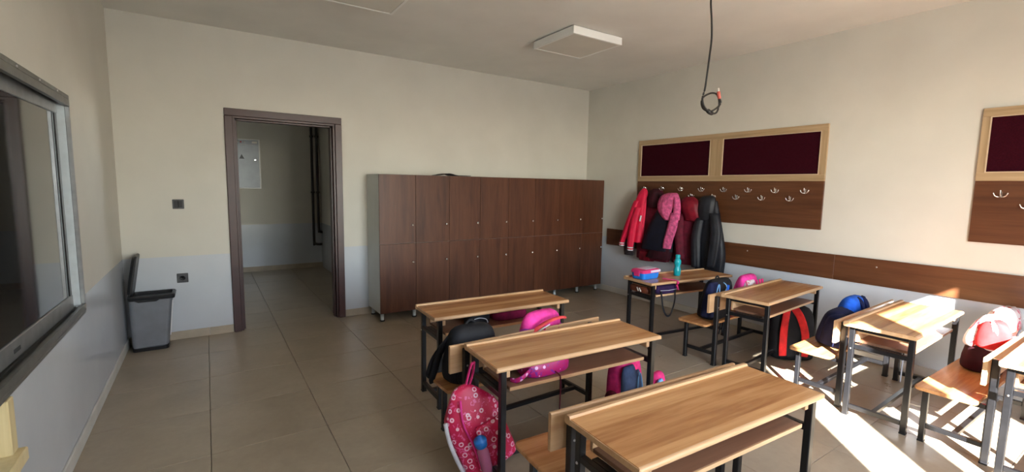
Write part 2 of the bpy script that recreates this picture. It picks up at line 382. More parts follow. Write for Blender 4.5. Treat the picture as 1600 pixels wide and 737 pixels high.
# ================================================================== LARGE FURNITURE
# ---- locker bank
LX0, LX1, LY, LZ0, LZ1 = 2.0706, 5.1944, D-.4259, .0892, 1.5327
lk = root('locker_cabinet', ((LX0+LX1)/2, D-.213, 0), 'long brown wood-grain bank of sixteen lockers with grey side against back wall', 'lockers')
hl = (LX1-LX0)/2; fy = LY-(D-.213); by = .205
T = .018
box('side_panel', (-hl, fy+.02, LZ0), (-hl+T, by, LZ1), 'laminate_grey', lk, .001); box('side_panel', (hl-T, fy+.02, LZ0), (hl, by, LZ1), 'laminate_grey', lk, .001)
box('top_panel', (-hl+T, fy+.02, LZ1-T), (hl-T, by, LZ1), 'laminate_grey', lk, .001); box('bottom_panel', (-hl+T, fy+.02, LZ0), (hl-T, by, LZ0+T), 'laminate_grey', lk, .001)
box('back_panel', (-hl+T, by-.006, LZ0+T), (hl-T, by, LZ1-T), 'laminate_grey', lk)
box('shelf', (-hl+T, fy+.02, .805), (hl-T, by-.006, .823), 'laminate_grey', lk)
cw = (LX1-LX0)/8
for i in range(1, 8): box('divider', (-hl+i*cw-.009, fy+.022, LZ0+T), (-hl+i*cw+.009, by-.006, LZ1-T), 'laminate_grey', lk)
ZM = .815; g = .0015
dmesh = {k: MB().box((-cw/2+g, -.009, -h/2+g), (cw/2-g, .009, h/2-g), .0012).mesh('door', 'walnut_v') for k, h in (('u', LZ1-ZM), ('l', ZM-LZ0))}
knob = MB().lathe([(0, 0), (.008, 0), (.007, .006), (.009, .012), (.013, .02), (.011, .026), (0, .028)], 14, M=Matrix.Rotation(R(90), 4, 'X')).mesh('knob', 'chrome')
for i in range(8):
    for k, z in (('u', (LZ1+ZM)/2), ('l', (ZM+LZ0)/2)):
        o = bpy.data.objects.new('door', dmesh[k]); COL.objects.link(o); o.parent = lk; o.location = (-hl+(i+.5)*cw, fy+.01, z)
        n_ = bpy.data.objects.new('knob', knob); COL.objects.link(n_); n_.parent = o; n_.location = (cw/2-.04, -.009, (1.008 if k == 'u' else .617)-z)
legm = MB().lathe([(0, 0), (.022, 0), (.022, .012), (.018, .014), (.018, LZ0-.004), (.026, LZ0-.004), (.026, LZ0), (0, LZ0)], 14).mesh('leg', 'aluminium_pale')
footm = MB().lathe([(0, 0), (.0245, 0), (.0245, .014), (0, .0145)], 14).mesh('foot', 'black_plastic')
for i in range(9):
    for y_ in (fy+.055, by-.05):
        o = bpy.data.objects.new('leg', legm); COL.objects.link(o); o.parent = lk; o.location = (max(-hl+.035, min(hl-.05, -hl+i*cw-.004)), y_, 0)
        f_ = bpy.data.objects.new('foot', footm); COL.objects.link(f_); f_.parent = o
# folded grey cardboard sheet lying on the lockers, near their front edge
pc = MB(); nseg = 10
pc.loft([[(x, -.11, z), (x, .11, z), (x, .11, z+.006), (x, -.11, z+.006)] for x, z in [(-.19+.38*i/nseg, .002+.02*math.sin(math.pi*min(1, i/6.0))**2) for i in range(nseg+1)]], smooth=True)
tag(pc.build('cardboard_sheet', 'charcoal', None, (2.94, LY+.135, LZ1)), 'thin curled dark sheet lying on top of the lockers', 'sheet')

# ---- coat racks on the right wall
def hook_mesh():
    h = MB(); h.box((-.006, -.009, -.028), (0, .009, .028), .002)
    h.tube(smooth_path([(-.004, 0, -.012), (-.022, 0, -.014), (-.034, 0, .006), (-.036, 0, .028)], 5), .0045, 8)
    h.lathe([(0, -.008), (.006, -.006), (.0085, 0), (.006, .006), (0, .008)], 10, (-.036, 0, .034))
    for s_ in (-1, 1):
        h.tube(smooth_path([(-.006, 0, -.016), (-.018, s_*.02, -.022), (-.024, s_*.044, -.012), (-.026, s_*.054, .006)], 5), lambda i: .0045+.0002*i, 8)
        h.lathe([(0, -.008), (.006, -.006), (.008, 0), (.006, .006), (0, .008)], 10, (-.026, s_*.056, .01))
    return h.mesh('hook', 'chrome')
HK = hook_mesh()
def rack(y0, y1, label, mull, hooks):
    r_ = root('coat_rack', (W, (y0+y1)/2, 1.0822), label, 'coat rack', 'coat racks on the right wall')
    c = (y0+y1)/2; a, b = y0-c, y1-c; zb, zm, zt = 0, .4373, .9432
    box('hook_board', (-.018, a, zb), (0, b, zm), 'walnut_y', r_, .0015)
    ft = .058
    box('frame_rail', (-.022, a, zm), (0, b, zm+ft), 'oak_y', r_, .0015); box('frame_rail', (-.022, a, zt-ft), (0, b, zt), 'oak_y', r_, .0015)
    vs = [(a, a+.052)]+[(m_-.072-c, m_+.072-c) for m_ in mull]+[(b-.042, b)]
    for p, q in vs: box('frame_stile', (-.022, p, zm+ft), (0, q, zt-ft), 'oak_z', r_, .0015)
    for i in range(len(vs)-1):
        p, q = vs[i][1], vs[i+1][0]
        f_ = box('felt_panel', (-.012, p, zm+ft), (0, q, zt-ft), 'felt', r_)
        for (u0, u1, w0, w1) in ((p, q, zm+ft, zm+ft+.006), (p, q, zt-ft-.006, zt-ft), (p, p+.006, zm+ft+.006, zt-ft-.006), (q-.006, q, zm+ft+.006, zt-ft-.006)):
            o = box('bead', (-.0245, u0, w0), (-.0125, u1, w1), 'edge_pale', r_)
    for y_, z_ in hooks:
        o = bpy.data.objects.new('hook', HK); COL.objects.link(o); o.parent = r_; o.location = (-.018, y_-c, z_-1.0822); o.scale = (.75, .62, .75)
plain('edge_pale', (202, 180, 150), .5, 0, .03)
rack(1.9277, 4.0757, 'coat rack with children\'s coats on it, and two maroon felt panels', [3.0], [(3.945-.2668*i, 1.425) for i in range(8)]+[(3.535-.2665*i, 1.35) for i in range(6)])
rack(-.62, .9538, 'empty coat rack cut by the right edge of the photo', [-.1], [(.815-.2668*i, 1.425) for i in range(5)]+[(.682-.2665*i, 1.35) for i in range(5)])

# ---- wall board on the left wall (deep aluminium frame, dark glass)
BY1, BY0, BZ0, BZ1 = 2.90, .75, .80, 1.805
bo = root('wall_board', (0, (BY0+BY1)/2, BZ0), 'dark glass board in a deep aluminium frame on the left wall', 'board')
q = (BY1-BY0)/2; hB = BZ1-BZ0
fm = MB(); fm.box((0, -q, hB-.02), (.12, q, hB), .002).box((.105, -q, hB-.05), (.12, q, hB-.02)); fm.build('top_rail', 'rail_dark', bo)
fm = MB(); fm.box((0, -q, 0), (.12, q, .018), .002).box((.108, -q, .018), (.12, q, .045)).box((.07, -q, .018), (.078, q, .03)); fm.build('bottom_rail', 'rail_dark', bo)
for s_ in (-1, 1):
    a, b = sorted((s_*q, s_*(q-.012)))
    box('side_plate', (0, a, .0185), (.104, b, hB-.0205), 'aluminium_pale', bo, .001)
    box('side_trim', (.104, min(s_*q, s_*(q-.014)), .0455), (.12, max(s_*q, s_*(q-.014)), hB-.0505), 'aluminium', bo, .002)
pn = MB().box((.012, -q+.02, .035), (.045, q-.055, hB-.03)).build('screen_back', 'bezel_black', bo, (.012, 0, 0), (0, 0, R(-1.1)))
e0, e1, z0, z1 = -q+.02, q-.055, .035, hB-.03
box('bezel_top', (.045, e0, z1-.06), (.056, e1, z1), 'aluminium', pn, .002); box('bezel_bottom', (.045, e0, z0), (.056, e1, z0+.065), 'aluminium', pn, .002)
box('bezel_side', (.045, e1-.03, z0+.065), (.053, e1, z1-.06), 'bezel_black', pn, .001); box('bezel_side', (.045, e0, z0+.065), (.053, e0+.03, z1-.06), 'bezel_black', pn, .001)
box('glass', (.045, e0+.03, z0+.065), (.05, e1-.03, z1-.06), 'screen_glass', pn)
box('badge', (.056, .28, z0+.022), (.0568, .34, z0+.036), 'sticker_dark', pn)
for (yy, zz) in ((q-.014, hB-.06), (q-.014, .06), (q-.014, hB-.16), (q-.014, hB-.19), (q-.014, hB-.3)):
    MB().lathe([(0, 0), (.005, 0), (.004, .003), (0, .003)], 10, M=Matrix.Translation((.06, yy+.002, zz)) @ Matrix.Rotation(R(90), 4, 'X')).build('screw', 'steel', bo)
for (xx, zz) in ((.085, hB-.03), (.085, .03), (.03, hB-.025)):
    MB().box((xx-.012, q-.05, zz-.012), (xx+.012, q-.014, zz+.012), .004).build('corner_bracket', 'steel', bo)
for yy in (-.2, .05, .3, .55): MB().lathe([(0, 0), (.006, 0), (.005, .003), (0, .004)], 10, M=Matrix.Translation((.12, q-.4-yy, hB-.012)) @ Matrix.Rotation(R(90), 4, 'Y')).build('screw', 'steel', bo)
# ---- framed panel below it
fp = root('framed_panel', (.0, 1.55, .1), 'white panel in a pale wooden frame under the wall board', 'panel')
box('panel', (.014, -.5, 0), (.03, .5, .62), 'white_plastic', fp)
box('frame_stile', (.014, .5, 0), (.062, .553, .62), 'pine', fp, .003); box('frame_stile', (.014, -.55, 0), (.062, -.5, .62), 'pine', fp, .003)
box('frame_rail', (.03, -.5, .395), (.085, .553, .44), 'pine', fp, .004)
box('frame_rail', (.03, -.5, 0), (.062, .5, .05), 'pine', fp, .003)
for y_ in (-.52, .52): box('foot', (.014, y_-.025, -.1), (.062, y_+.025, 0), 'pine', fp, .003)

# ---- desks
DL, DW, DH = 1.0464, .3658, .6065
def top_profile():
    t_ = .024; n = 7; P = []
    for i in range(n+1):       # near edge bullnose (y = -DW)
        a = math.pi*(1.5-i/n); P.append((-DW+t_/2+math.cos(a)*t_/2, DH-t_/2+math.sin(a)*t_/2))
    P += [(-.030, DH), (-.026, DH+.008), (-.008, DH+.008)]
    for i in range(5): a = math.pi*.5*(1-i/4); P.append((-.008+math.cos(a)*.008, DH+math.sin(a)*.008))
    P += [(0, DH-t_+.006), (-.006, DH-t_)]
    return P
def desk_parts():
    r_ = bpy.data.objects.new('school_desk', None); COL.objects.link(r_)
    t_ = .024
    # main top (wood grain along x), pale nosing on the near edge, raised pencil rail along the far edge
    tp = MB(); tp.box((.004, -DW+.012, DH-t_), (DL-.004, -.03, DH)); tp.build('desk_top', 'desk_wood', r_)
    P = []
    for i in range(9): a = math.pi*(.5+i/8); P.append((-DW+.012+math.cos(a)*.012, DH-.012+math.sin(a)*.012))
    MB().prism(P, .004, DL-.004).build('nosing', 'desk_edge', r_)
    P = [(-.03, DH-t_), (-.03, DH+.003), (-.026, DH+.009), (-.016, DH+.010), (-.006, DH+.008), (0, DH+.002), (0, DH-t_+.006), (-.006, DH-t_)]
    MB().prism(P, .0, DL).build('pencil_rail', 'desk_edge', r_)
    for x0 in (0, DL-.004): MB().box((x0, -DW+.003, DH-t_+.002), (x0+.004, -.03, DH-.002)).build('edge_band', 'desk_edge', r_)
    lw = .03; zt = DH-t_
    for ux in (.045, DL-.045):
        for vy in (.04, DW-.03):
            box('leg', (ux-lw/2, -vy-lw/2, 0), (ux+lw/2, -vy+lw/2, zt), 'black_metal', r_, .003)
            fo = box('foot', (ux-.0165, -vy-.0165, 0), (ux+.0165, -vy+.0165, .012), 'black_plastic', r_, .002)
        s_ = 1 if ux < .5 else -1
        box('top_bar', (ux-.01, -DW+.045, zt-.024), (ux+.01, -.055, zt), 'black_metal', r_, .002)
        box('side_bar', (ux-.012, -DW+.045, .445), (ux+.012, -.055, .472), 'black_metal', r_, .002)
        box('low_bar', (ux-.012, -DW+.045, .05), (ux+.012, -.055, .076), 'black_metal', r_, .002)
        box('cleat', (ux+s_*.017, -DW+.03, zt-.04), (ux+s_*.04, -.06, zt), 'desk_edge', r_, .002)
        MB().lathe([(0, 0), (.006, 0), (.0045, .003), (0, .0035)], 10, M=Matrix.Translation((ux-s_*lw/2, -.04, .44)) @ Matrix.Rotation(R(-90*s_), 4, 'Y')).build('bolt', 'steel', r_)
    box('stretcher', (.057, -DW/2-.013, .051), (DL-.057, -DW/2+.013, .075), 'black_metal', r_, .002)
    box('shelf', (.085, -DW+.035, .474), (DL-.1, -.06, .49), 'shelf_wood', r_, .002)
    box('shelf_edge', (.085, -DW+.03, .474), (DL-.1, -DW+.035, .49), 'desk_edge', r_)
    box('shelf_lip', (.085, -.06, .474), (DL-.1, -.044, .545), 'desk_edge', r_, .002)
    for ux in (.085-.028, DL-.1): box('shelf_bracket', (ux, -DW+.08, .469), (ux+(.0275 if ux < .5 else .043), -.09, .474), 'black_metal', r_)
    return r_
DESKS = {1: (1.7829, 2.9479, -.0475), 2: (1.7022, 2.0666, -.0658), 3: (1.6633, 1.2128, -.0522), 4: (3.8574, 2.9791, -.1095), 5: (3.9961, 2.0774, .0792), 6: (3.9603, 1.2177, .0294), 7: (3.847, .504, .0)}
DLAB = {1: 'wooden school desk nearest the lockers, in the left row', 2: 'wooden school desk with printed pink bag hanging at its side, middle of left row',
        3: 'wooden school desk with bare top nearest the camera', 4: 'wooden school desk with turquoise bottle and lunch box on it',
        5: 'wooden school desk with black red-strapped backpack under it, in the right row', 6: 'sunlit wooden school desk beside the blue backpack, near the right wall',
        7: 'wooden school desk cut off by the right edge of the photo'}
proto = desk_parts()
DO = {}
for k in DESKS:
    o = proto if k == 1 else copy_tree(proto)
    o.location = (DESKS[k][0], DESKS[k][1], 0); o.rotation_euler = (0, 0, DESKS[k][2]); DO[k] = o
    tag(o, DLAB[k], 'desk', 'school desks in two rows')
def on_desk(k, u, v, z):
    x, y, a = DESKS[k]; return (x+math.cos(a)*u+math.sin(a)*v, y+math.sin(a)*u-math.cos(a)*v, z)
# ---- benches
BL, SD = 1.07, .265
def bench_parts():
    r_ = bpy.data.objects.new('school_bench', None); COL.objects.link(r_)
    # seat with rounded corners
    def rrect(x0, x1, y0, y1, r, n=5):
        P = []
        for cx, cy, a0 in ((x1-r, y1-r, 0), (x0+r, y1-r, 90), (x0+r, y0+r, 180), (x1-r, y0+r, 270)):
            for i in range(n+1): a = R(a0+90*i/n); P.append((cx+r*math.cos(a), cy+r*math.sin(a)))
        return P
    O = rrect(0, BL, .004, SD, .03); I = rrect(.003, BL-.003, .007, SD-.003, .028)
    MB().loft([[(x, y, .321) for x, y in I], [(x, y, .324) for x, y in O], [(x, y, .337) for x, y in O], [(x, y, .34) for x, y in I]], smooth=False).build('seat', 'desk_wood', r_)
    bk = MB(); P = [(-.018, .445), (0, .445), (0, .59), (-.004, .595), (-.014, .595), (-.018, .59)]
    bk.prism(P, 0, BL); bk.build('backrest', 'desk_edge', r_)
    for ux in (.085, BL-.085):
        box('leg', (ux-.014, SD-.052, 0), (ux+.014, SD-.024, .321), 'black_metal', r_, .003)
        box('post', (ux-.016, -.05, 0), (ux+.016, -.018, .575), 'black_metal', r_, .003)
        box('foot', (ux-.0155, SD-.0535, 0), (ux+.0155, SD-.0225, .012), 'black_plastic', r_, .002); box('foot', (ux-.0175, -.0515, 0), (ux+.0175, -.0165, .012), 'black_plastic', r_, .002)
        box('seat_bar', (ux-.012, -.018, .296), (ux+.012, SD-.052, .321), 'black_metal', r_, .002)
        box('low_bar', (ux-.012, -.018, .085), (ux+.012, SD-.052, .111), 'black_metal', r_, .002)
        for z in (.485,):
            MB().lathe([(0, 0), (.006, 0), (.0045, .003), (0, .0035)], 10, M=Matrix.Translation((ux, -.05, z)) @ Matrix.Rotation(R(90), 4, 'X')).build('bolt', 'steel', r_)
    box('stretcher', (.097, .082, .086), (BL-.097, .108, .11), 'black_metal', r_, .002)
    return r_
BENCH = {1: (1.642, 2.128, .012), 2: (1.648, 1.287, -.07), 4: (3.93, 2.15, .05), 5: (4.0, 1.285, .03), 6: (3.925, .572, -.01)}
BLAB = {1: 'wooden bench with black backpack and pink backpack on its seat', 2: 'wooden bench with empty seat against the nearest desk',
        4: 'wooden bench with navy-trimmed black backpack on its seat, in the right row', 5: 'wooden bench with blue backpack on its seat', 6: 'sunlit wooden bench with red and white bag on its seat'}
bproto = bench_parts()
for k in BENCH:
    o = bproto if k == 1 else copy_tree(bproto)
    o.location = (BENCH[k][0], BENCH[k][1], 0); o.rotation_euler = (0, 0, BENCH[k][2])
    tag(o, BLAB[k], 'bench', 'school benches between the desks')

# ================================================================== FIXTURES
def ceiling_light(x0, x1, y0, y1, label):
    r_ = root('ceiling_light', ((x0+x1)/2, (y0+y1)/2, H-.075), label, 'ceiling light', 'square ceiling lights')
    a, b = (x1-x0)/2, (y1-y0)/2; f = .022
    for nm, p, q_ in (('side', (-a, -b, 0), (a, -b+f, .065)), ('side', (-a, b-f, 0), (a, b, .065)), ('side', (-a, -b+f, 0), (-a+f, b-f, .065)), ('side', (a-f, -b+f, 0), (a, b-f, .065))): box(nm, p, q_, 'light_white', r_, .002)
    box('diffuser', (-a+f, -b+f, .003), (a-f, b-f, .010), 'diffuser', r_)
    box('back_plate', (-a+f, -b+f, .055), (a-f, b-f, .075), 'light_white', r_)
ceiling_light(3.275, 3.855, 3.115, 3.69, 'square white ceiling light, unlit, above the right side of the lockers')
ceiling_light(1.30, 1.88, 3.06, 3.635, 'square ceiling light cut by the top edge of the photo')
def wall_plate(z, label, nm, kind):
    r_ = root(nm, (.409, D, z), label, kind)
    box('frame', (-.042, -.008, -.042), (.042, 0, .042), 'dark_grey_plastic', r_, .003)
    if kind == 'switch':
        box('rocker', (-.03, -.013, -.03), (-.001, -.008, .03), 'black_plastic', r_, .002); box('rocker', (.001, -.013, -.03), (.03, -.008, .03), 'black_plastic', r_, .002)
    else:
        box('insert', (-.03, -.0095, -.03), (.03, -.008, .03), 'dark_grey_plastic', r_, .001)
        MB().lathe([(.0, 0), (.021, 0), (.021, .001), (.019, .0012), (.019, -.004), (0, -.004)], 18, M=Matrix.Translation((0, -.0097, 0)) @ Matrix.Rotation(R(90), 4, 'X')).build('well', 'black_plastic', r_)
        for s_ in (-.009, .009): MB().lathe([(0, 0), (.0025, 0), (.0025, .0015), (0, .0015)], 8, M=Matrix.Translation((s_, -.0108, 0)) @ Matrix.Rotation(R(90), 4, 'X')).build('pin_hole', 'steel', r_)
wall_plate(1.225, 'dark grey light switch on the cream wall left of the door', 'light_switch', 'switch')
wall_plate(.561, 'dark grey power socket low on the wall left of the door', 'power_socket', 'socket')
# hanging cable
cb = root('ceiling_cable', (3.40, 1.9, H), 'black cable hanging from the ceiling, coiled in a loop at its end', 'cable')
pts = [(3.395, 1.9, 2.80), (3.381, 1.9, 2.637), (3.400, 1.9, 2.52), (3.412, 1.9, 2.405), (3.402, 1.9, 2.303), (3.384, 1.9, 2.158), (3.372, 1.9, 2.08), (3.345, 1.895, 2.02), (3.352, 1.89, 1.975), (3.396, 1.89, 1.945), (3.45, 1.895, 1.932), (3.52, 1.905, 1.945), (3.553, 1.91, 1.995), (3.545, 1.91, 2.04), (3.505, 1.905, 2.066), (3.44, 1.905, 2.062), (3.375, 1.91, 2.03), (3.358, 1.91, 1.99), (3.385, 1.91, 1.955), (3.45, 1.905, 1.945), (3.51, 1.895, 1.975), (3.54, 1.89, 2.01), (3.522, 1.89, 2.04)]
rel = lambda P, o: [tuple(Vector(p)-Vector(o)) for p in P]
MB().tube(smooth_path(rel(pts, cb.location), 5), .0062, 8).build('cord', 'cable_black', cb)
MB().tube(rel([(3.40, 1.888, 1.942), (3.43, 1.892, 1.934), (3.455, 1.895, 1.932)], cb.location), .014, 10).build('tape', 'cable_black', cb)
MB().tube(rel([(3.522, 1.89, 2.035), (3.512, 1.89, 2.06), (3.506, 1.89, 2.08)], cb.location), .011, 10).build('wire_end', 'copper_red', cb)
MB().tube(rel([(3.506, 1.89, 2.078), (3.503, 1.89, 2.1)], cb.location), .006, 8).build('wire_tip', 'tape_white', cb)
# pedal bin
bn = root('waste_bin', (.17, 4.92, 0), 'grey bin with its black lid standing open in the corner', 'bin')
def rr_ring(x0, x1, y0, y1, z, r=.03, n=4):
    P = []
    for cx, cy, a0 in ((x1-r, y1-r, 0), (x0+r, y1-r, 90), (x0+r, y0+r, 180), (x1-r, y0+r, 270)):
        for i in range(n+1): a = R(a0+90*i/n); P.append((cx+r*math.cos(a), cy+r*math.sin(a), z))
    return P
MB().loft([rr_ring(-.115, .115, -.09, .1, .028), rr_ring(-.12, .125, -.095, .105, .04), rr_ring(-.125, .165, -.105, .12, .435)], smooth=False).build('body', 'bin_grey', bn)
MB().loft([rr_ring(-.12, .122, -.098, .105, 0), rr_ring(-.122, .124, -.1, .107, .028)], smooth=False).build('base', 'black_plastic', bn)
MB().loft([rr_ring(-.13, .185, -.112, .125, .436), rr_ring(-.132, .19, -.115, .127, .462), rr_ring(-.128, .182, -.11, .123, .472), rr_ring(-.112, .165, -.095, .108, .472), rr_ring(-.112, .165, -.095, .108, .45)], smooth=False).build('rim', 'black_plastic', bn)
MB().loft([rr_ring(-.06, .06, -.122, -.112, .424, .003), rr_ring(-.09, .09, -.122, -.112, .44, .003)], smooth=False).build('latch', 'black_plastic', bn)
lid = MB(); lid.loft([rr_ring(-.165, .165, -.112, .122, 0), rr_ring(-.17, .17, -.117, .127, .012), rr_ring(-.155, .155, -.1, .11, .032), rr_ring(-.1, .1, -.06, .07, .038)], smooth=False)
lo = lid.build('lid', 'black_plastic', bn, (-.075, 0, .64), (0, R(-81), 0))
MB().tube([(-.118, -.09, .47), (-.118, .1, .47)], .012, 8).build('hinge', 'black_plastic', bn)
MB().box((.0, -.06, -.002), (.006, -.05, .3), .001).build('liner_edge', 'white_plastic', bn, (.139, -.05, .12), (0, R(5.5), 0))
# corridor fixtures
eb = root('electric_panel', (1.19, CY-.06, 1.33), 'grey electrical panel box on the corridor wall seen through the doorway', 'panel box')
box('box', (-.17, 0, 0), (.17, .06, .765), 'panel_rim', eb, .004)
d_ = box('door', (-.155, -.012, .015), (.15, 0, .675), 'panel_box', eb, .003)
box('header', (-.155, -.01, .682), (.15, 0, .75), 'panel_box', eb, .002)
for i, (xx, mm) in enumerate(((-.13, 'sticker_white'), (-.09, 'sticker_red'), (-.04, 'sticker_white'))): MB().lathe([(0, 0), (.012, 0), (.01, .006), (0, .007)], 12, M=Matrix.Translation((xx, -.01, .716)) @ Matrix.Rotation(R(90), 4, 'X')).build('indicator', mm, eb)
box('name_plate', (.06, -.012, .702), (.13, -.01, .732), 'sticker_white', eb)
MB().add([(-.05, -.0135, .46), (-.12, -.0135, .46), (-.085, -.0135, .53), (-.05, -.0125, .46), (-.12, -.0125, .46), (-.085, -.0125, .53)], [(0, 1, 2), (3, 5, 4), (0, 3, 4, 1), (1, 4, 5, 2), (2, 5, 3, 0)]).build('warning_sign', 'sticker_dark', eb)
box('lock', (.085, -.02, .44), (.11, -.012, .455), 'chrome', eb, .002)
for px, zb, lab in ((2.115, .40, 'dark heating pipe with the lower bend in the corridor corner'), (2.195, .60, 'dark heating pipe with the upper bend in the corridor corner')):
    r_ = root('heating_pipe', (px, CY-.07, 0), lab, 'pipe', 'corridor pipes')
    MB().tube(smooth_path([(0, 0, H-.02), (0, 0, 1.5), (0, 0, zb+.08), (.012, 0, zb+.02), (.06, 0, zb), (.125 if px < 2.15 else .05, 0, zb)], 5), .021, 10).build('pipe', 'pipe_dark', r_)
    for z in (1.28, 2.2): MB().tube([(0, 0, z-.015), (0, 0, z+.015)], .032, 10).box((-.006, 0, z-.01), (.006, .07, z+.01)).build('clamp', 'pipe_dark', r_)

# ================================================================== BAGS
def blob_ring(z, w, d, ex=3.2, n=28, cx=0, cy=0, fold=0, ph=0):
    P = []
    for i in range(n):
        a = 2*math.pi*i/n; c, s_ = math.cos(a), math.sin(a)
        r = (abs(c)**ex+abs(s_)**ex)**(-1/ex)*(1+fold*math.sin(3*a+ph)+fold*.6*math.sin(5*a-2*ph+z*20))
        P.append((cx+w*r*c, cy+d*r*s_, z))
    return P
def bag_body(w, d, h, fold=.02, sag=0, ph=0, topw=.6, lean=0, n=28, prof=None):
    prof = prof or [(0, .82), (.03, .95), (.1, 1.0), (.3, 1.03), (.5, 1.0), (.68, .96), (.8, .9), (.9, .78), (.96, .6), (1, .3)]
    rings = []
    for t_, k in prof:
        kw = 1-(1-k)*(1 if t_ < .5 else (1-topw)*2.0)
        rings.append(blob_ring(t_*h, w/2*max(kw, .18), d/2*max(k*(1-.25*t_), .1), 3.0, n, sag*math.sin(t_*3), lean*t_, fold, ph+t_*2.5))
    return MB().loft(rings)
def arc(p0, p1, bulge, k=10):
    a, b, c = Vector(p0), Vector(p1), Vector(bulge)
    return [a*(1-i/k)**2+c*2*(i/k)*(1-i/k)+b*(i/k)**2 for i in range(k+1)]
def backpack(nm, loc, rot, w, d, h, label, body, pocket=None, strap=None, trim=None, fold=.02, ph=0, topw=.6, cat='backpack', group=None, lean=0, handle=True, prof=None):
    """front of the bag faces local -y; straps on +y unless told"""
    r_ = root(nm, loc, label, cat, group); r_.rotation_euler = rot
    bag_body(w, d, h, fold, 0, ph, topw, lean, prof=prof).build('body', body, r_)
    if pocket:
        p_ = bag_body(w*.72, d*.42, h*.5, fold, 0, ph+1, .8); p_.build('front_pocket', pocket, r_, (0, -d*.44, h*.06))
    if trim:
        MB().tube(arc((-w*.49, -d*.18, h*.25), (w*.49, -d*.18, h*.25), (0, -d*.26, h*1.72), 18), .005, 6).build('zip', trim, r_)
    if strap:
        for s_ in (-1, 1):
            MB().tube(arc((s_*w*.2, d*.3, h*.88), (s_*w*.4, d*.42, h*.1), (s_*w*.42, d*1.15, h*.6), 12), 0, 10, flat=(.006, .024), flatdir=(0, 1, .2)).build('strap', strap, r_)
    if handle:
        MB().tube(arc((-.035, d*.1, h*.95), (.035, d*.1, h*.95), (0, d*.15, h*1.16), 8), .007, 8).build('handle', strap or body, r_)
    return r_
ST = .341                      # seat height
# 1 black backpack on the far left bench
b1 = backpack('backpack', (1.83, 2.262, ST), (R(8), 0, R(-2)), .30, .18, .32, 'black backpack slumped on the bench beside the pink one', 'black_cloth', 'black_cloth', None, None, .03, .5, .62)
MB().tube(smooth_path([(-.12, .02, .25), (-.17, .03, .16), (-.19, .04, .06), (-.2, .05, .0), (-.19, .06, -.03)], 5), 0, 10, flat=(.007, .02), flatdir=(0, 1, 0)).build('strap', 'black_cloth', b1)
MB().tube(smooth_path([(-.1, .07, .22), (-.18, .07, .12), (-.21, .07, .03), (-.2, .07, .004)], 5), 0, 10, flat=(.007, .02), flatdir=(0, 1, 0)).build('strap', 'black_cloth', b1)
# 2 pink and purple backpack with a coral band
b2 = backpack('backpack', (2.31, 2.265, ST), (R(8), 0, R(6)), .30, .17, .33, 'pink and purple backpack with a coral band on the bench', 'pink_hot', None, None, None, .05, 1.2, .7, handle=False)
bag_body(.13, .17, .25, .05, 0, .4, .7).build('side_pocket', 'purple', b2, (-.105, -.03, .0))
bag_body(.11, .17, .24, .05, 0, 1.4, .7).build('side_pocket', 'purple', b2, (.115, -.03, .0))
MB().tube(smooth_path([(-.17, -.05, .08), (-.165, -.08, .2), (-.12, -.1, .27), (-.04, -.11, .31), (.06, -.105, .315), (.12, -.09, .30)], 5), 0, 10, flat=(.014, .008), flatdir=(0, 1, 0)).build('band', 'coral', b2)
MB().tube(smooth_path([(-.15, -.06, .08), (-.14, -.09, .19), (-.1, -.105, .255), (-.03, -.115, .29)], 5), .004, 6).build('piping', 'white_cloth', b2)
for s_ in (-.06, .05):
    MB().tube(arc((s_, -.10, .27), (s_+.03, -.115, .02), (s_-.01, -.15, .16), 8), 0, 8, flat=(.014, .006), flatdir=(0, 1, 0)).build('ribbon', 'pink_mid', b2)
MB().tube(smooth_path([(.12, .02, .3), (.17, .02, .26), (.2, .02, .18), (.19, .02, .13)], 5), 0, 10, flat=(.016, .008), flatdir=(0, 1, 0)).build('strap', 'magenta_dark', b2)
# things in the far desk shelf
def soft_case(nm, k, u, v, w, d, h, mat, label, cat, rz=0, ph=0, z=.491):
    o = MB().loft([blob_ring(h*t_, w/2*s_, d/2*s_, 3.5, 24, 0, 0, .03, ph+t_*3) for t_, s_ in ((0, .9), (.12, .99), (.5, 1.0), (.85, .97), (1, .85))]).build(nm, mat, None, on_desk(k, u, v, z), (0, 0, DESKS[k][2]+rz))
    return tag(o, label, cat)
c1 = soft_case('pencil_case', 1, .36, .225, .17, .13, .075, 'black_cloth', 'black pencil case on the shelf of the desk nearest the lockers', 'pencil case', .1, .3)
MB().tube(smooth_path([(-.06, -.065, .05), (-.03, -.085, .06), (.02, -.088, .045), (.035, -.085, .02)], 5), .003, 6).build('zip_cord', 'pale_trim', c1)
soft_case('cloth_bag', 1, .62, .2, .27, .15, .07, 'magenta_dark', 'dark magenta cloth bag on the shelf behind the pink backpack', 'bag', -.05, 1.3)
# printed bag on the middle desk shelf
c2 = soft_case('printed_pouch', 2, .335, .235, .28, .15, .075, 'print_magenta', 'magenta printed pouch lying on the desk shelf', 'pouch', .05, .8)
MB().tube(smooth_path([(-.12, -.06, .05), (-.17, -.075, .03), (-.2, -.06, .012), (-.215, -.03, .008)], 5), 0, 8, flat=(.012, .005), flatdir=(0, 0, 1)).build('strap', 'print_magenta', c2)
MB().tube(smooth_path([(.02, -.07, .02), (.03, -.1, .006), (.03, -.108, -.006), (.032, -.108, -.07), (.03, -.108, -.15), (.032, -.108, -.2)], 4), .0035, 6).build('cord', 'maroon', c2)
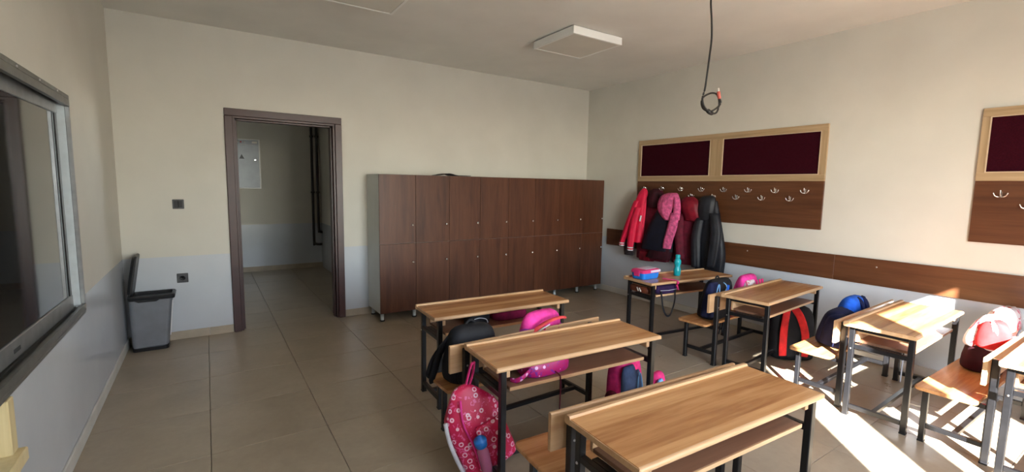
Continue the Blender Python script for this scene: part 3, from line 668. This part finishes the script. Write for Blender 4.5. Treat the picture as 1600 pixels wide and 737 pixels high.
# 3 printed pink bag hung beside the middle desk
b3 = backpack('backpack', (1.735, 1.865, .072), (R(-3), R(-20), R(-8)), .28, .15, .42, 'large pink backpack with ring print hanging beside the desk leg', 'print_pink', None, None, None, .03, .2, .5, handle=False, prof=[(0, .85), (.03, .96), (.1, 1.0), (.3, 1.02), (.5, 1.03), (.62, 1.0), (.7, .93), (.8, .74), (.9, .53), (.96, .38), (1, .2)])
pk = bag_body(.15, .07, .21, .03, 0, 1.4, .95); pk.build('front_pocket', 'print_pink', b3, (.055, -.075, .02))
MB().tube(smooth_path([(-.137, -.03, .02), (-.146, -.045, .12), (-.146, -.045, .22), (-.132, -.04, .31)], 5), .010, 8).build('piping', 'pale_trim', b3)
MB().tube(smooth_path([(-.06, -.079, .03), (-.055, -.082, .16), (-.06, -.072, .28), (-.03, -.05, .38)], 5), .0045, 6).build('piping', 'pink_hot', b3)
MB().tube(smooth_path([(.02, .0, .4), (.055, .0, .45), (.085, .0, .49), (.1, 0, .5)], 5), 0, 8, flat=(.011, .005), flatdir=(0, 1, 0)).build('strap', 'pink_mid', b3)
MB().tube(smooth_path([(.05, .03, .39), (.09, .03, .44), (.112, .02, .49)], 5), 0, 8, flat=(.01, .005), flatdir=(0, 1, 0)).build('strap', 'pink_mid', b3)
bt = root('drink_bottle', (1.675, 1.772, .085), 'small bottle with a bright blue cap in the pink backpack pocket', 'bottle'); bt.rotation_euler = (R(4), R(-16), 0)
MB().lathe([(0, 0), (.025, .0), (.028, .02), (.028, .12), (.02, .14), (.018, .15), (0, .15)], 18).build('body', 'clear_pink', bt)
MB().lathe([(.018, .15), (.03, .152), (.031, .18), (.028, .186), (.012, .19), (.011, .2), (0, .2)], 18).build('cap', 'blue_plastic', bt)
# 4 denim and pink backpack under the middle desk
b4 = backpack('backpack', (2.68, 1.83, 0), (R(-4), 0, R(10)), .27, .17, .45, 'denim and pink backpack on the floor under the middle desk', 'pink_mid', None, None, None, .03, .6, .6)
bag_body(.13, .07, .36, .03, 0, 1.1, .8).build('front_pocket', 'denim', b4, (-.075, -.075, .04))
bag_body(.09, .05, .33, .03, 0, 2.1, .8).build('front_pocket', 'denim', b4, (-.015, -.085, .03))
MB().tube(arc((-.06, -.108, .05), (.035, -.108, .05), (-.02, -.12, .66), 14), .004, 6).build('zip', 'light_blue', b4)
bag_body(.07, .14, .23, .03, 0, 2.6, .8).build('side_pocket', 'maroon', b4, (-.13, .0, .02))
b5 = backpack('pouch', (2.90, 1.80, 0), (0, R(4), R(20)), .16, .12, .29, 'pink and light blue pouch on the floor beside the denim backpack', 'pink_mid', None, None, None, .03, .9, .7, cat='pouch', handle=False)
bag_body(.07, .06, .25, .03, 0, .4, .8).build('front_pocket', 'light_blue', b5, (-.055, -.04, .02))
# ---- right row
lb = root('lunch_box', on_desk(4, .135, .14, DH+.001), 'blue lunch box with pink and white lid on the far right desk', 'lunch box', None, R(-6)); lb.rotation_euler = (0, 0, DESKS[4][2]+R(9))
MB().loft([rr_ring(-.105, .105, -.068, .068, 0, .03), rr_ring(-.112, .112, -.072, .072, .008, .03), rr_ring(-.118, .118, -.076, .076, .058, .03)], smooth=False).build('box', 'blue_plastic', lb)
MB().loft([rr_ring(-.123, .123, -.081, .081, .058, .032), rr_ring(-.125, .125, -.083, .083, .07, .032), rr_ring(-.118, .118, -.076, .076, .086, .03), rr_ring(-.1, .1, -.06, .06, .09, .03)], smooth=False).build('lid', 'lid_pink', lb)
box('lid_panel', (-.03, -.0845, .062), (.11, -.078, .082), 'lid_white', lb, .002)
box('lid_label', (-.06, -.05, .0895), (.1, .05, .0925), 'lid_white', lb, .001)
box('clip', (-.128, -.03, .03), (-.121, .03, .085), 'lid_pink', lb, .002)
wb = root('water_bottle', on_desk(4, .505, .172, DH), 'turquoise plastic bottle with a waist standing on the desk', 'bottle')
MB().lathe([(0, .001), (.028, .001), (.032, .008), (.034, .045), (.032, .062), (.025, .082), (.024, .092), (.03, .112), (.033, .128), (.031, .145), (.022, .162), (.018, .168), (0, .168)], 24).build('body', 'teal_plastic', wb)
MB().lathe([(.0, .168), (.021, .168), (.022, .172), (.022, .198), (.019, .203), (0, .203)], 24).build('cap', 'teal_plastic', wb)
rb = MB().tube(smooth_path([on_desk(4, .245, .25, .613), on_desk(4, .27, .31, .613), on_desk(4, .30, .36, .613), on_desk(4, .305, .376, .60), on_desk(4, .29, .378, .57), on_desk(4, .305, .378, .53)], 5), 0, 8, flat=(.004, .013), flatdir=(.3, 0, 1)).build('ribbon', 'pink_mid')
tag(rb, 'pink ribbon trailing from the lunch box over the desk edge', 'ribbon')
c3 = soft_case('small_bag', 4, .235, .285, .25, .1, .075, 'violet_dark', 'dark violet bag with black strap loop on the far right desk shelf', 'bag', 0, .5)
MB().tube(smooth_path([(-.09, -.052, .03), (-.085, -.062, -.05), (-.07, -.062, -.12), (-.03, -.062, -.19), (.015, -.062, -.2), (.05, -.062, -.14), (.07, -.062, -.06), (.08, -.052, .03)], 5), 0, 8, flat=(.004, .009), flatdir=(0, 1, 0)).build('strap', 'black_cloth', c3)
MB().tube([(-.1, -.05, .035), (0, -.053, .03), (.1, -.05, .035)], .003, 6).build('zip', 'pale_trim', c3)
c4 = soft_case('pencil_case', 4, .075, .16, .1, .24, .055, 'brown_case', 'brown pencil case with pale stripes on the far right desk shelf', 'pencil case', 0, .2)
for y_ in (-.05, -.02): MB().tube([(-.052, y_, .012), (-.053, y_+.02, .042)], .006, 6).build('stripe', 'sticker_white', c4)
# 5 black and navy backpack
b6 = backpack('backpack', (4.235, 2.292, ST), (R(7), 0, R(3)), .34, .18, .335, 'black and navy backpack with pale blue piping on a bench', 'black_cloth', None, None, None, .03, .9, .8)
bag_body(.13, .1, .30, .03, 0, .2, .85).build('side_pocket', 'navy', b6, (-.14, -.03, .03))
MB().tube(arc((-.175, -.09, .12), (-.115, -.1, .1), (-.2, -.1, .56), 14), .0045, 6).build('piping', 'light_blue', b6)
MB().tube(smooth_path([(-.115, -.1, .1), (-.085, -.105, .2), (-.05, -.1, .3), (-.035, -.06, .325)], 5), .0045, 6).build('piping', 'light_blue', b6)
MB().tube(smooth_path([(-.06, -.1, .12), (-.035, -.102, .22), (-.01, -.09, .31)], 5), 0, 8, flat=(.012, .005), flatdir=(0, 1, 0)).build('strap', 'blue', b6)
for i, x_ in enumerate((.0, .05)): MB().tube(smooth_path([(x_, .0, .1), (x_+.1, -.01, .03), (x_+.16, .0, -.06), (x_+.165, .0, -.2)], 5), 0, 8, flat=(.004, .012), flatdir=(0, 1, 0)).build('strap', 'black_cloth', b6)
b7 = backpack('backpack', (4.68, 2.30, ST), (R(8), 0, R(5)), .26, .17, .33, 'pink patterned backpack at the wall end of a bench, behind the black one', 'pink_hot', None, None, None, .05, 1.9, .8, handle=False)
bag_body(.16, .1, .28, .05, 0, .4, .8).build('front_panel', 'print_white', b7, (-.05, -.05, .02))
for s_ in (-.02, .04, .09): MB().tube(arc((s_, -.09, .31), (s_-.07, -.1, .05), (s_-.02, -.15, .18), 8), 0, 8, flat=(.009, .005), flatdir=(0, 1, 0)).build('stripe', 'pink_mid', b7)
# 6 black backpack with red straps under the desk
b8 = backpack('backpack', (4.76, 1.88, 0), (R(-5), 0, R(-38)), .36, .2, .45, 'black backpack with wide red straps on the floor under the desk', 'black_cloth', None, None, None, .02, .4, .7)
for s_ in (-1, 1):
    MB().tube(smooth_path([(s_*.03-.03, -.06, .43), (s_*.06-.03, -.095, .36), (s_*.085-.03, -.118, .24), (s_*.09-.03, -.12, .1), (s_*.085-.03, -.11, .04)], 5), 0, 10, flat=(.006, .032), flatdir=(0, 1, .2)).build('strap', 'red_cloth', b8)
# 7 blue backpack
b9 = backpack('backpack', (4.42, 1.43, ST), (R(6), R(0), R(4)), .38, .19, .245, 'navy and bright blue backpack on the bench by the right wall', 'navy', None, None, None, .04, .8, .85, handle=False)
bag_body(.34, .17, .31, .05, 0, 1.7, .62).build('top_flap', 'blue', b9, (.22, .0, .0))
bag_body(.16, .15, .225, .04, 0, .3, .7).build('side_pocket', 'navy', b9, (-.14, -.03, .012))
for x_ in (.17, .26): MB().tube(arc((x_, -.085, .06), (x_+.05, -.02, .305), (x_, -.12, .28), 10), 0, 8, flat=(.013, .006), flatdir=(0, 1, 0)).build('strap', 'navy', b9)
MB().tube(smooth_path([(.27, -.02, .29), (.33, -.03, .3), (.37, -.03, .27), (.39, -.03, .25)], 5), 0, 8, flat=(.012, .008), flatdir=(0, 1, 0)).build('strap', 'navy', b9)
sp = MB().tube(smooth_path([on_desk(6, .26, .25, .474), on_desk(6, .26, .25, .42), on_desk(6, .255, .25, .33), on_desk(6, .25, .25, .24)], 4), 0, 8, flat=(.003, .009), flatdir=(0, 1, 0)).build('hanging_strap', 'black_cloth')
tag(sp, 'dark strap hanging below the shelf of the sunlit desk', 'strap')
# 8 red and white bags on the nearest right bench
b10 = backpack('backpack', (4.63, .70, ST), (R(4), 0, R(3)), .28, .19, .27, 'dark bag with red and white top on the sunlit bench', 'maroon_deep', None, None, None, .05, .5, .8, handle=False)
bag_body(.29, .2, .19, .1, 0, 1.1, .95).build('top_flap', 'print_white', b10, (.0, -.01, .145))
bag_body(.12, .16, .17, .09, 0, .1, .9).build('side_panel', 'red_cloth', b10, (-.1, -.035, .165))
MB().tube(arc((-.13, -.1, .05), (.12, -.11, .22), (-.1, -.14, .42), 12), .006, 6).build('piping', 'black_cloth', b10)
b11 = backpack('backpack', (4.93, .70, ST), (R(4), 0, R(-4)), .32, .19, .35, 'white bag with pink print at the right edge of the photo', 'print_white', 'print_white', None, None, .09, 2.2, .9, handle=False)

# ================================================================== COATS
def coat_ring(c, hx, hy, fold, k, ph, n=40):
    P = []
    for i in range(n):
        a = 2*math.pi*i/n; f_ = 1+fold*math.sin(k*a+ph)+fold*.5*math.sin((2*k+1)*a-ph*1.7)
        P.append((c[0]+hx*math.cos(a)*f_, c[1]+hy*math.sin(a)*f_, c[2]))
    return P
def coat_piece(par, nm, mat, sect, fold=.1, k=5, ph=0, sub=4, n=40):
    """sect: list of (x, y, z, half depth x, half width y), world coordinates, interpolated smoothly"""
    A = smooth_path([s_[:3] for s_ in sect], sub); B = smooth_path([(s_[3], s_[4], 0) for s_ in sect], sub)
    o = Vector(par.location); rings = []
    for i, (p, q_) in enumerate(zip(A, B)):
        e = i/(len(A)-1); rings.append(coat_ring(tuple(p-o), max(q_.x, .004), max(q_.y, .004), fold*(.3+.9*e), k, ph+e*1.3, n))
    return MB().loft(rings).build(nm, mat, par)
def coat(hook_y, hook_z, label, group='coats on the rack'):
    return root('coat', (W-.05, hook_y, hook_z), label, 'coat', group)
X = W-.09
# maroon padded coat (furthest back)
a = coat(3.72, 1.40, 'long dark maroon coat hanging between the red jacket and the pink hood')
coat_piece(a, 'body', 'maroon', [(X+.02, 3.69, 1.41, .02, .05), (X+.01, 3.70, 1.30, .045, .12), (X, 3.72, 1.1, .055, .18), (X, 3.74, .85, .06, .22), (X, 3.73, .62, .06, .24), (X, 3.73, .56, .055, .23)], .07, 6, .4)
coat_piece(a, 'hood', 'maroon_deep', [(X-.04, 3.69, 1.43, .02, .04), (X-.05, 3.68, 1.38, .045, .085), (X-.05, 3.70, 1.3, .05, .1), (X-.04, 3.72, 1.2, .035, .06)], .1, 4, 1)
coat_piece(a, 'sleeve', 'charcoal', [(X-.03, 3.9, 1.2, .03, .05), (X-.03, 4.02, .95, .035, .07), (X-.03, 4.08, .72, .04, .085), (X-.03, 4.07, .58, .04, .08)], .08, 4, 2)
coat_piece(a, 'hem', 'burgundy', [(X-.02, 3.80, .66, .055, .10), (X-.02, 3.80, .60, .06, .11), (X-.02, 3.80, .545, .055, .10)], .06, 5, 1)
# red tracksuit jacket
a = coat(3.87, 1.42, 'bright red jacket with white-striped cuffs at the left end of the rack')
coat_piece(a, 'body', 'jacket_red', [(X-.05, 3.855, 1.43, .015, .02), (X-.06, 3.86, 1.38, .035, .06), (X-.07, 3.89, 1.25, .045, .085), (X-.07, 3.92, 1.05, .05, .10), (X-.07, 3.94, .85, .05, .105), (X-.07, 3.95, .76, .045, .10)], .09, 5, .2)
for (p, lab) in (([(X-.1, 3.92, 1.28, .03, .04), (X-.11, 4.0, 1.05, .035, .05), (X-.11, 4.08, .85, .035, .045), (X-.11, 4.13, .74, .03, .035)], 0), ([(X-.12, 3.88, 1.2, .03, .045), (X-.13, 3.93, 1.0, .035, .05), (X-.13, 3.96, .82, .035, .048), (X-.13, 3.97, .70, .03, .042)], 1)):
    s_ = coat_piece(a, 'sleeve', 'jacket_red', p, .08, 4, lab)
    x_, y_, z_ = p[-1][:3]
    for dz, mm in ((0, 'white_cloth'), (-.016, 'jacket_red'), (-.03, 'white_cloth')): coat_piece(a, 'cuff_band', mm, [(x_, y_, z_+dz, p[-1][3]+.002, p[-1][4]+.002), (x_, y_+.001, z_+dz-.015, p[-1][3]+.001, p[-1][4])], .03, 4, lab)
for y_, z_ in ((3.985, 1.02), (3.84, 1.03)): MB().tube([(X-.125-W+.05, y_-3.87, z_-1.42), (X-.125-W+.05, y_-3.875-.01, z_-1.42+.07)], .011, 8).build('stripe', 'white_cloth', a)
# navy coat with pink hood and sleeve
a = coat(3.42, 1.36, 'dark navy coat with dusty pink hood and sleeve')
coat_piece(a, 'body', 'navy_dark', [(X-.07, 3.50, 1.26, .03, .06), (X-.08, 3.53, 1.12, .05, .13), (X-.09, 3.57, .95, .055, .18), (X-.09, 3.60, .8, .055, .21), (X-.09, 3.61, .70, .05, .22)], .06, 5, .7)
coat_piece(a, 'hood', 'pink_dusty', [(X-.1, 3.40, 1.385, .02, .05), (X-.12, 3.42, 1.35, .045, .11), (X-.13, 3.46, 1.26, .05, .105), (X-.13, 3.47, 1.16, .045, .08), (X-.12, 3.44, 1.07, .025, .035)], .08, 4, .3)
coat_piece(a, 'collar', 'pink_dusty', [(X-.11, 3.36, 1.375, .02, .03), (X-.13, 3.32, 1.31, .03, .04), (X-.13, 3.31, 1.2, .03, .045), (X-.12, 3.33, 1.08, .03, .05)], .08, 4, 1.3)
coat_piece(a, 'sleeve', 'pink_dusty', [(X-.12, 3.34, 1.16, .035, .055), (X-.13, 3.36, 1.0, .038, .062), (X-.13, 3.40, .86, .038, .062), (X-.13, 3.42, .745, .034, .055)], .1, 4, 2.2)
coat_piece(a, 'lining', 'maroon_deep', [(X-.08, 3.52, .78, .05, .11), (X-.08, 3.55, .68, .055, .16), (X-.08, 3.58, .60, .05, .16)], .06, 6, 1.2)
# burgundy coat
a = coat(3.26, 1.34, 'glossy burgundy hooded coat between the pink hood and the black coat')
coat_piece(a, 'body', 'maroon', [(X+.01, 3.26, 1.30, .03, .07), (X, 3.25, 1.15, .055, .13), (X, 3.26, .9, .06, .15), (X, 3.27, .68, .06, .155), (X, 3.27, .58, .055, .15)], .07, 6, .9)
coat_piece(a, 'hood', 'burgundy', [(X-.05, 3.21, 1.345, .025, .05), (X-.07, 3.19, 1.29, .06, .11), (X-.07, 3.16, 1.18, .065, .11), (X-.06, 3.15, 1.08, .04, .09)], .06, 4, .5)
coat_piece(a, 'sleeve', 'maroon', [(X-.05, 3.31, 1.16, .04, .05), (X-.06, 3.32, .95, .045, .055), (X-.06, 3.30, .78, .042, .055), (X-.06, 3.28, .64, .038, .05)], .07, 4, 1.4)
# black coat
a = coat(2.99, 1.36, 'black hooded coat hanging at the right of the other coats')
coat_piece(a, 'body', 'coat_black', [(X, 2.985, 1.31, .04, .08), (X-.01, 2.98, 1.15, .06, .12), (X-.01, 2.965, .95, .065, .155), (X-.01, 2.95, .75, .07, .175), (X-.01, 2.95, .57, .065, .165), (X-.01, 2.95, .535, .06, .155)], .06, 6, .3)
coat_piece(a, 'hood', 'coat_black', [(X-.04, 2.985, 1.365, .02, .04), (X-.05, 2.985, 1.33, .05, .085), (X-.06, 3.0, 1.22, .06, .1), (X-.05, 3.0, 1.1, .045, .075)], .05, 4, .8)
coat_piece(a, 'sleeve', 'coat_black', [(X-.06, 2.9, 1.18, .04, .055), (X-.08, 2.85, .98, .045, .06), (X-.09, 2.86, .78, .045, .06), (X-.09, 2.88, .6, .04, .052)], .07, 4, 1.9)
coat_piece(a, 'sleeve', 'coat_black', [(X-.06, 3.06, 1.12, .04, .05), (X-.08, 3.08, .92, .045, .055), (X-.09, 3.07, .74, .042, .055), (X-.09, 3.06, .58, .038, .05)], .07, 4, .9)
